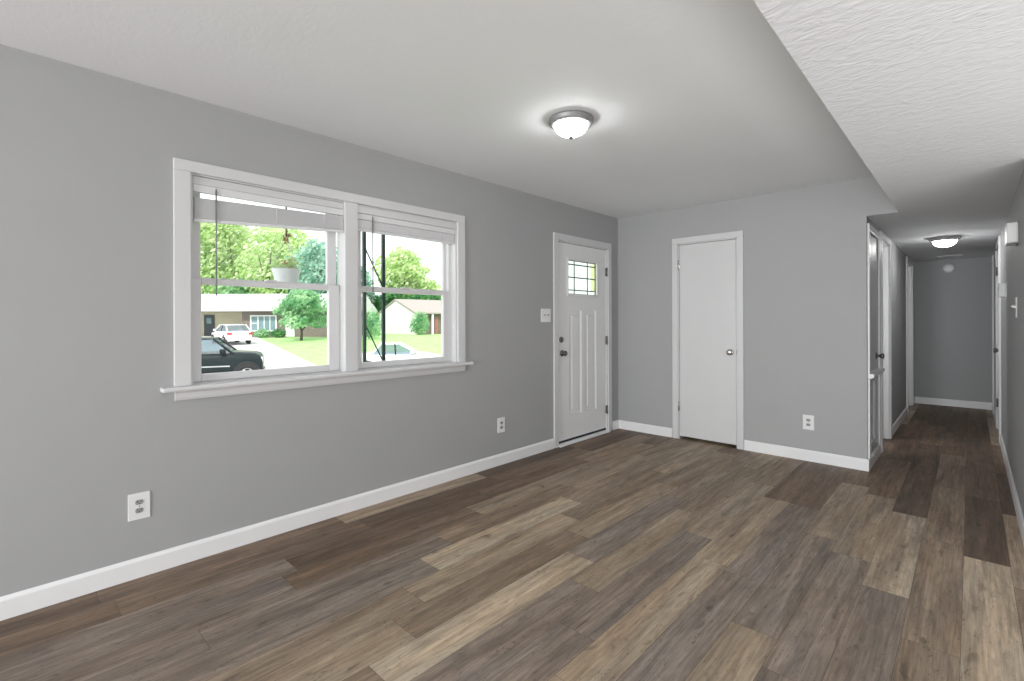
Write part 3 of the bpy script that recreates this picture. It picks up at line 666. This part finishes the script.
def leaf_cloud(n, blobs, size, rnd, shell=0.55):
    """n small leaf faces scattered in ellipsoids (cx, cy, cz, rx, ry, rz)"""
    mb = MB(); wts = [b[3]*b[4]*b[5] for b in blobs]
    for _ in range(n):
        b = rnd.choices(blobs, wts)[0]
        while True:
            v = Vector((rnd.uniform(-1, 1), rnd.uniform(-1, 1), rnd.uniform(-1, 1)))
            if shell < v.length <= 1: break
        c = Vector((b[0]+v.x*b[3], b[1]+v.y*b[4], b[2]+v.z*b[5]))
        a = Vector((rnd.gauss(0, 1), rnd.gauss(0, 1), rnd.gauss(0, 1))).normalized(); q = a.orthogonal().normalized(); p = a.cross(q)
        s = size*rnd.uniform(0.6, 1.3)
        mb.add([c-q*s, c+p*s*0.55+a*s*0.15, c+q*s, c-p*s*0.55+a*s*0.15], [(0, 1, 2, 3)])
    return mb
# planter
pl = tag(empty('hanging_planter', (-1.25, 1.672, 1.535)), 'white hanging pot of yellow and green leaves outside the window', 'planter')
MB().lathe([(0.078, 0), (0.086, 0.01), (0.104, 0.13), (0.112, 0.15), (0.112, 0.168), (0.102, 0.168), (0.098, 0.150)], (0, 0, 0), (0, 0, 1), 28).build('pot', 'pot', pl)
rn = random.Random(5)
leaf_cloud(120, [(-0.02, -0.06, 0.20, 0.06, 0.05, 0.06), (0.0, 0.06, 0.20, 0.06, 0.05, 0.07), (0, 0, 0.175, 0.09, 0.09, 0.03)], 0.022, rn, 0.1).build('foliage', 'leaf_lime', pl)
leaf_cloud(36, [(0, 0.02, 0.21, 0.05, 0.06, 0.06)], 0.016, rn, 0.1).build('blossom', 'flower', pl)
TOPZ = 2.46-1.535
for k in range(3):
    a = 2*math.pi*k/3+0.3; MB().tube([(0.108*math.cos(a), 0.108*math.sin(a), 0.166), (0.012*math.cos(a), 0.012*math.sin(a), 0.46)], 0.0022, 6).build('hanger_wire', 'pot', pl)
MB().tube([(0, 0, 0.45), (0, 0, TOPZ)], 0.008, 6).build('hook', 'wire', pl)
leaf_cloud(40, [(0, 0, 0.44, 0.025, 0.03, 0.06)], 0.016, rn, 0.0).build('dried_leaves', 'dried', pl)

# trees
def tree(label, px, d, top, wid, base_h, leaf, n, seed, size=0.26, name='tree', group='trees beyond the street', shape=1.0):
    """px: bearing as image column for the lateral offset at depth d; crown from base_h to top above ground"""
    rnd = random.Random(seed); s = (px-512)/484.12*d
    t = tag(empty(name, E(s, d, gz(d)), YAW), label, 'tree', group)
    hc = top-base_h; blobs = []
    for k in range(14):
        a = rnd.uniform(0, 2*math.pi); f = rnd.random()
        zc = base_h+hc*(0.18+0.64*f); rr = wid/2*(0.62 if f < 0.6 else 0.62*(1.25-f)/0.65)*shape
        blobs.append((rr*math.cos(a)*rnd.uniform(0.3, 1), rr*math.sin(a)*rnd.uniform(0.3, 1), zc, wid*0.22, wid*0.22, hc*0.17))
    blobs.append((0, 0, base_h+hc*0.5, wid*0.3, wid*0.3, hc*0.42))
    leaf_cloud(n, blobs, size, rnd, 0.35).build('crown', leaf, t)
    tr = 0.024*wid; mb = MB().tube([(0, 0, -0.2), (0.05, 0.02, base_h*0.6), (0, 0, base_h+hc*0.5)], [tr, tr*0.8, tr*0.35], 10)
    for k in range(5):
        a = k*1.26+rnd.random(); mb.tube([(0, 0, base_h*0.85+0.1*k), (wid*0.16*math.cos(a), wid*0.16*math.sin(a), base_h+hc*(0.2+0.05*k)), (wid*0.3*math.cos(a), wid*0.3*math.sin(a), base_h+hc*(0.35+0.06*k))], [tr*0.5, tr*0.35, tr*0.12], 7)
    mb.build('trunk', 'bark', t); return t
tree('small round green tree on the lawn before the pale roofed house', 301, 41, 4.6, 5.4, 0.9, 'leaf_mid', 5200, 1, 0.15, 'lawn_tree', None)
tree('tall lime green tree behind the pale roof, nearest the window edge', 192, 63, 17, 12, 4, 'leaf_lime', 4200, 2, 0.34)
tree('tall lime green tree behind the pale roof above the dark doorway', 232, 67, 17.5, 11, 4, 'leaf_lime', 4200, 3, 0.34)
tree('tall sparse lime green tree behind the hanging planter', 268, 62, 15.8, 9, 3, 'leaf_lime', 2500, 4, 0.32)
tree('airy lime green tree farther back, showing past the brown dried leaves of the planter', 292, 76, 19, 10, 4, 'leaf_lime', 2200, 14, 0.34)
tree('bluish green tree beside the hanging planter, above the small lawn tree', 318, 60, 12, 8.6, 2, 'leaf_blue', 4200, 5, 0.30)
tree('broad mid green tree low behind the pale roof', 252, 65, 8.0, 10.5, 1.5, 'leaf_mid', 3800, 6, 0.31)
tree('mid green tree low behind the pale roof next to the lawn tree', 300, 66, 8.2, 10, 1.5, 'leaf_mid', 3800, 7, 0.31)
tree('lime green tree with rounded top behind the white gabled house', 402, 72, 13.2, 10.5, 3, 'leaf_lime', 3800, 8, 0.34)
tree('shorter lime green tree behind the white gabled house, by the sky', 432, 74, 8.4, 6, 2, 'leaf_lime', 1600, 9, 0.32)
tree('dense dark green tree behind the white gabled house roof', 425, 69, 5.8, 9, 1, 'leaf_deep', 3400, 10, 0.28)
tree('dense dark green tree behind the iron post', 388, 70, 5.9, 9, 1, 'leaf_deep', 3400, 11, 0.28)
tree('bluish green tree behind the gap between the window halves', 352, 64, 9.4, 8, 1.6, 'leaf_blue', 3200, 12, 0.30)
def shrub(label, px, d, h, wd, leaf, n, seed, dx=0.1):
    rnd = random.Random(seed); s = (px-512)/484.12*d
    t = tag(empty('shrub', E(s, d, gz(d)), YAW), label, 'shrub', 'shrubs on the lawns')
    leaf_cloud(n, [(0, 0, h*0.52, wd/2, wd/2, h*0.5), (-wd*.2, 0, h*0.35, wd*.35, wd*.35, h*0.33), (wd*.2, 0, h*.4, wd*.3, wd*.3, h*.38)], dx, rnd, 0.3).build('foliage', leaf, t)
    MB().tube([(0, 0, -0.1), (0, 0, h*0.5)], [0.05, 0.02], 7).build('stem', 'bark', t); return t
shrub('light green shrub against the white gabled house corner', 420, 50, 2.5, 2.0, 'leaf_mid', 1400, 21)
shrub('green shrub seen between the bars of the iron post', 372, 42, 2.7, 1.7, 'leaf_mid', 1400, 22)
shrub('low shrub under the bluish window of the pale roofed house', 262, 44.8, 0.8, 1.5, 'leaf_mid', 500, 23)
shrub('low round shrub beside the white door behind the lawn tree', 279, 44.8, 0.8, 1.3, 'leaf_deep', 500, 24)

# houses across the street
def hpart(t, mb, name, m, parent=None): return mb.build(name, m, parent or t)
hs = tag(empty('house', E(-29.0, 46, -0.25), YAW), 'long low house with pale roof and carport behind the white car', 'house')
L0, L1 = -12.0, 13.4        # local x
mb = MB(); mb.box(3.35, L1, 0, 7.5, -0.3, 2.40); hpart(hs, mb, 'brick_wall', 'brick')
mb = MB(); mb.box(L0, 3.35, 2.2, 7.5, -0.3, 2.40); hpart(hs, mb, 'carport_wall', 'beige')
mb = MB(); mb.box(L0-0.1, 3.3, -0.4, 2.2, -0.3, 0.02); hpart(hs, mb, 'carport_slab', 'concrete')
mb = MB(); mb.prism([(-0.9, 2.42), (-0.9, 2.60), (3.9, 4.28), (8.4, 2.60), (8.4, 2.42)], 0, L0-0.5, L1+0.5); hpart(hs, mb, 'roof', 'roofA')
for x in (-11.5, -5.8): hpart(hs, MB().bbox(x, x+0.12, -0.5, -0.38, -0.1, 2.42, 0.01), 'carport_post', 'cream')
d1 = hpart(hs, MB().bbox(-1.62, -0.60, 2.12, 2.2, 0.02, 2.12, 0.01), 'door', 'darkdoor'); hpart(hs, MB().box(-1.35, -0.88, 2.10, 2.13, 1.25, 1.80), 'pane', 'farglass', d1)
mb = MB()
for (a, b, c, d) in ((4.15, 4.27, 0.5, 2.05), (4.85, 4.95, 0.5, 2.05), (6.55, 6.67, 0.5, 2.05), (4.27, 6.55, 0.5, 0.62), (4.27, 6.55, 1.93, 2.05), (5.45, 5.52, 0.62, 1.93), (6.0, 6.07, 0.62, 1.93), (4.27, 4.85, 1.22, 1.30)): mb.box(a, b, -0.08, 0.0, c, d)
w1 = hpart(hs, mb, 'window', 'cream'); hpart(hs, MB().box(4.2, 6.6, -0.03, 0.0, 0.55, 2.0), 'pane', 'farglass', w1)
hpart(hs, MB().bbox(7.5, 8.35, -0.06, 0.0, 0.0, 1.45, 0.01), 'white_door', 'cream')
hpart(hs, MB().bbox(8.7, 9.3, -0.06, 0.0, 0.9, 1.95, 0.01), 'window', 'darkdoor')

hb = tag(empty('house', E(-10.5, 52, -0.32), YAW+math.radians(40)), 'white gabled house with tan roof across the lawn', 'house')
GW = 8.6
mb = MB(); mb.prism([(0, -0.3), (0, 2.45), (GW/2, 3.85), (GW, 2.45), (GW, -0.3)], 0, 0, 0.25); hpart(hb, mb, 'gable_wall', 'cream')
hpart(hb, MB().box(0.25, 14, 0.05, GW-0.05, -0.3, 2.42), 'side_wall', 'brick')
mb = MB(); mb.prism([(-0.45, 2.28), (-0.45, 2.42), (GW/2, 4.02), (GW+0.45, 2.42), (GW+0.45, 2.28), (GW/2, 3.86)], 0, -0.12, 14.4); hpart(hb, mb, 'roof', 'roofB')
hpart(hb, MB().bbox(2.0, 2.22, -0.35, -0.18, -0.1, 2.35, 0.02), 'porch_post', 'cream')
hpart(hb, MB().box(2.55, 2.95, -0.02, 0.06, 0.0, 2.0), 'door', 'reddoor')

# vehicles
def ring(x, hw, zb, zt, shoulder=0.86):
    h = zt-zb
    half = [(0.0, zb), (hw*0.80, zb), (hw*0.95, zb+h*0.12), (hw, zb+h*0.38), (hw*0.985, zb+h*0.70), (hw*0.955, zb+h*0.86), (hw*shoulder, zt-0.01), (hw*0.45, zt+0.015), (0.0, zt+0.02)]
    return [(x, y, z) for y, z in half]+[(x, -y, z) for y, z in reversed(half[1:-1])]
def vehicle(name, label, loc, rz, st, cab, wheels, wr, paint, hw, kind):
    t = tag(empty(name, loc, rz), label, 'car')
    body = MB().loft([ring(x, hw*k, zb, zt) for (x, k, zb, zt) in st]).build('body', paint, t)
    zb, zr, xb0, xr0, xr1, xb1 = cab     # belt z, roof z, base rear, roof rear, roof front, base front
    hb_, hr = hw*0.90, hw*0.74
    gl = MB(); gl.add([(xb0, hb_, zb), (xb1, hb_, zb), (xb1, -hb_, zb), (xb0, -hb_, zb), (xr0, hr, zr), (xr1, hr, zr), (xr1, -hr, zr), (xr0, -hr, zr)],
                      [(0, 3, 2, 1), (4, 5, 6, 7), (0, 1, 5, 4), (1, 2, 6, 5), (2, 3, 7, 6), (3, 0, 4, 7)]); gl.build('window_glass', 'carglass', t)
    rf = MB().loft([[(x, y*hr*1.03*k, zr+dz) for (y, dz) in ((1, -0.03), (0.94, 0.015), (0.5, 0.045), (0, 0.055), (-0.5, 0.045), (-0.94, 0.015), (-1, -0.03))] for (x, k) in ((xr0-0.06, 0.93), (xr0+0.12, 1), (xr1-0.12, 1), (xr1+0.05, 0.94))])
    rf.build('roof', paint, t)
    for sg in (1, -1):
        for (a, b) in (((xb1, hb_*1.005, zb), (xr1, hr*1.02, zr)), ((xb0, hb_*1.005, zb), (xr0, hr*1.02, zr))):
            MB().tube([(a[0], sg*a[1], a[2]-0.02), (b[0], sg*b[1], b[2])], 0.045, 8).build('pillar', paint, t)
        xm = xb0+(xb1-xb0)*0.5; MB().tube([(xm, sg*hb_*1.0, zb-0.02), (xm-0.04, sg*hr*1.01, zr)], 0.03, 8).build('pillar', 'tyre', t)
        MB().bbox(xb1-0.42, xb1-0.24, min(sg*hb_*1.02, sg*hb_*1.24), max(sg*hb_*1.02, sg*hb_*1.24), zb+0.02, zb+0.17, 0.03).build('mirror', paint, t)
        MB().bbox(xm-0.62, xm-0.42, min(sg*hw*0.975, sg*hw*1.01), max(sg*hw*0.975, sg*hw*1.01), zb-0.17, zb-0.13, 0.01).build('door_handle', 'rim' if paint == 'carblack' else paint, t)
        MB().bbox(xb0+0.3, xb1-0.1, min(sg*hw*0.99, sg*hw*1.012), max(sg*hw*0.99, sg*hw*1.012), 0.60*zb, 0.60*zb+0.045, 0.008).build('side_moulding', 'rim' if paint == 'carblack' else paint, t)
        for x in wheels:
            MB().lathe([(wr*1.22, -0.02), (wr*1.22, 0.012), (wr*1.10, 0.016)], (x, sg*hw*0.985, wr*1.04), (0, sg, 0), 28).build('wheel_arch', 'tyre', t)
            wh = MB().lathe([(wr*0.62, 0.0), (wr*0.9, 0.0), (wr, 0.05), (wr, 0.19), (wr*0.92, 0.235), (wr*0.66, 0.235), (wr*0.64, 0.19)], (x, sg*(hw*1.03-0.22), wr), (0, sg, 0), 28).build('wheel', 'tyre', t)
            rm = MB().lathe([(wr*0.66, 0.17), (wr*0.66, 0.215), (wr*0.58, 0.215), (wr*0.56, 0.18)], (x, sg*(hw*1.03-0.22), wr), (0, sg, 0), 28)
            for k in range(6):
                a = k*math.pi/3; rm.tube([(x, sg*(hw*1.03-0.02), wr), (x+wr*0.6*math.cos(a), sg*(hw*1.03-0.02), wr+wr*0.6*math.sin(a))], 0.035, 6)
            rm.build('rim', 'rim', wh)
    xf, xb = st[-1][0], st[0][0]
    for sg in (1, -1):
        y0, y1 = sorted((sg*hw*0.50, sg*hw*0.84))
        MB().bbox(xf-0.20, xf+0.012, y0, y1, zb*0.70, zb*0.86, 0.03).build('headlight', 'clearlamp', t)
        y0, y1 = sorted((sg*hw*0.62, sg*hw*0.955))
        MB().bbox(xb-0.012, xb+0.22, y0, y1, zb*0.74, zb*0.92, 0.03).build('taillight', 'redlamp', t)
    MB().bbox(xf-0.14, xf+0.05, -hw*0.9, hw*0.9, zb*0.30, zb*0.46, 0.04).build('front_bumper', paint, t)
    MB().bbox(xb-0.05, xb+0.14, -hw*0.9, hw*0.9, zb*0.30, zb*0.46, 0.04).build('rear_bumper', paint if paint == 'carblack' else 'carwhite', t)
    if kind == 'rear':
        MB().box(xb-0.022, xb-0.004, -0.26, 0.26, zb*0.62, zb*0.74).build('licence_plate', 'clearlamp', t)
    return t
# dark pickup-sized truck: front at the right, side to the window
SUV = [(-2.55, 0.90, 0.55, 1.05), (-2.40, 0.97, 0.42, 1.18), (-1.2, 1.0, 0.40, 1.22), (0.2, 1.0, 0.40, 1.23), (1.0, 1.0, 0.40, 1.25), (1.25, 1.0, 0.42, 1.24), (1.75, 0.98, 0.44, 1.20), (1.94, 0.94, 0.46, 1.12), (2.02, 0.88, 0.52, 0.98)]
vehicle('suv', 'large black vehicle parked close outside, hood towards the driveway', E(-11.64, 18.24, -1.15), YAW+math.radians(25), SUV, (1.21, 1.75, -2.2, -1.9, 0.42, 1.06), (-1.5, 1.52), 0.40, 'carblack', 0.97, 'side')
SED = [(-2.25, 0.84, 0.42, 0.90), (-2.12, 0.94, 0.30, 0.98), (-1.2, 1.0, 0.26, 1.0), (0.6, 1.0, 0.26, 0.98), (1.1, 1.0, 0.26, 0.96), (1.75, 0.96, 0.28, 0.84), (2.12, 0.88, 0.32, 0.72), (2.28, 0.76, 0.38, 0.62)]
vehicle('car', 'white car seen from behind under the pale carport roof', E(-21.95, 37.8, gz(37.8)+0.03), YAW+math.radians(136), SED, (0.97, 1.46, -2.0, -1.25, 0.25, 1.15), (-1.35, 1.35), 0.32, 'carwhite', 0.9, 'rear')
vehicle('car', 'white car with bluish side windows parked close outside by the iron post', E(-5.12, 22, -1.18), YAW+math.radians(13), SED, (0.95, 1.40, -1.2, -0.80, 0.02, 0.88), (-1.35, 1.22), 0.32, 'carwhite', 0.9, 'side')
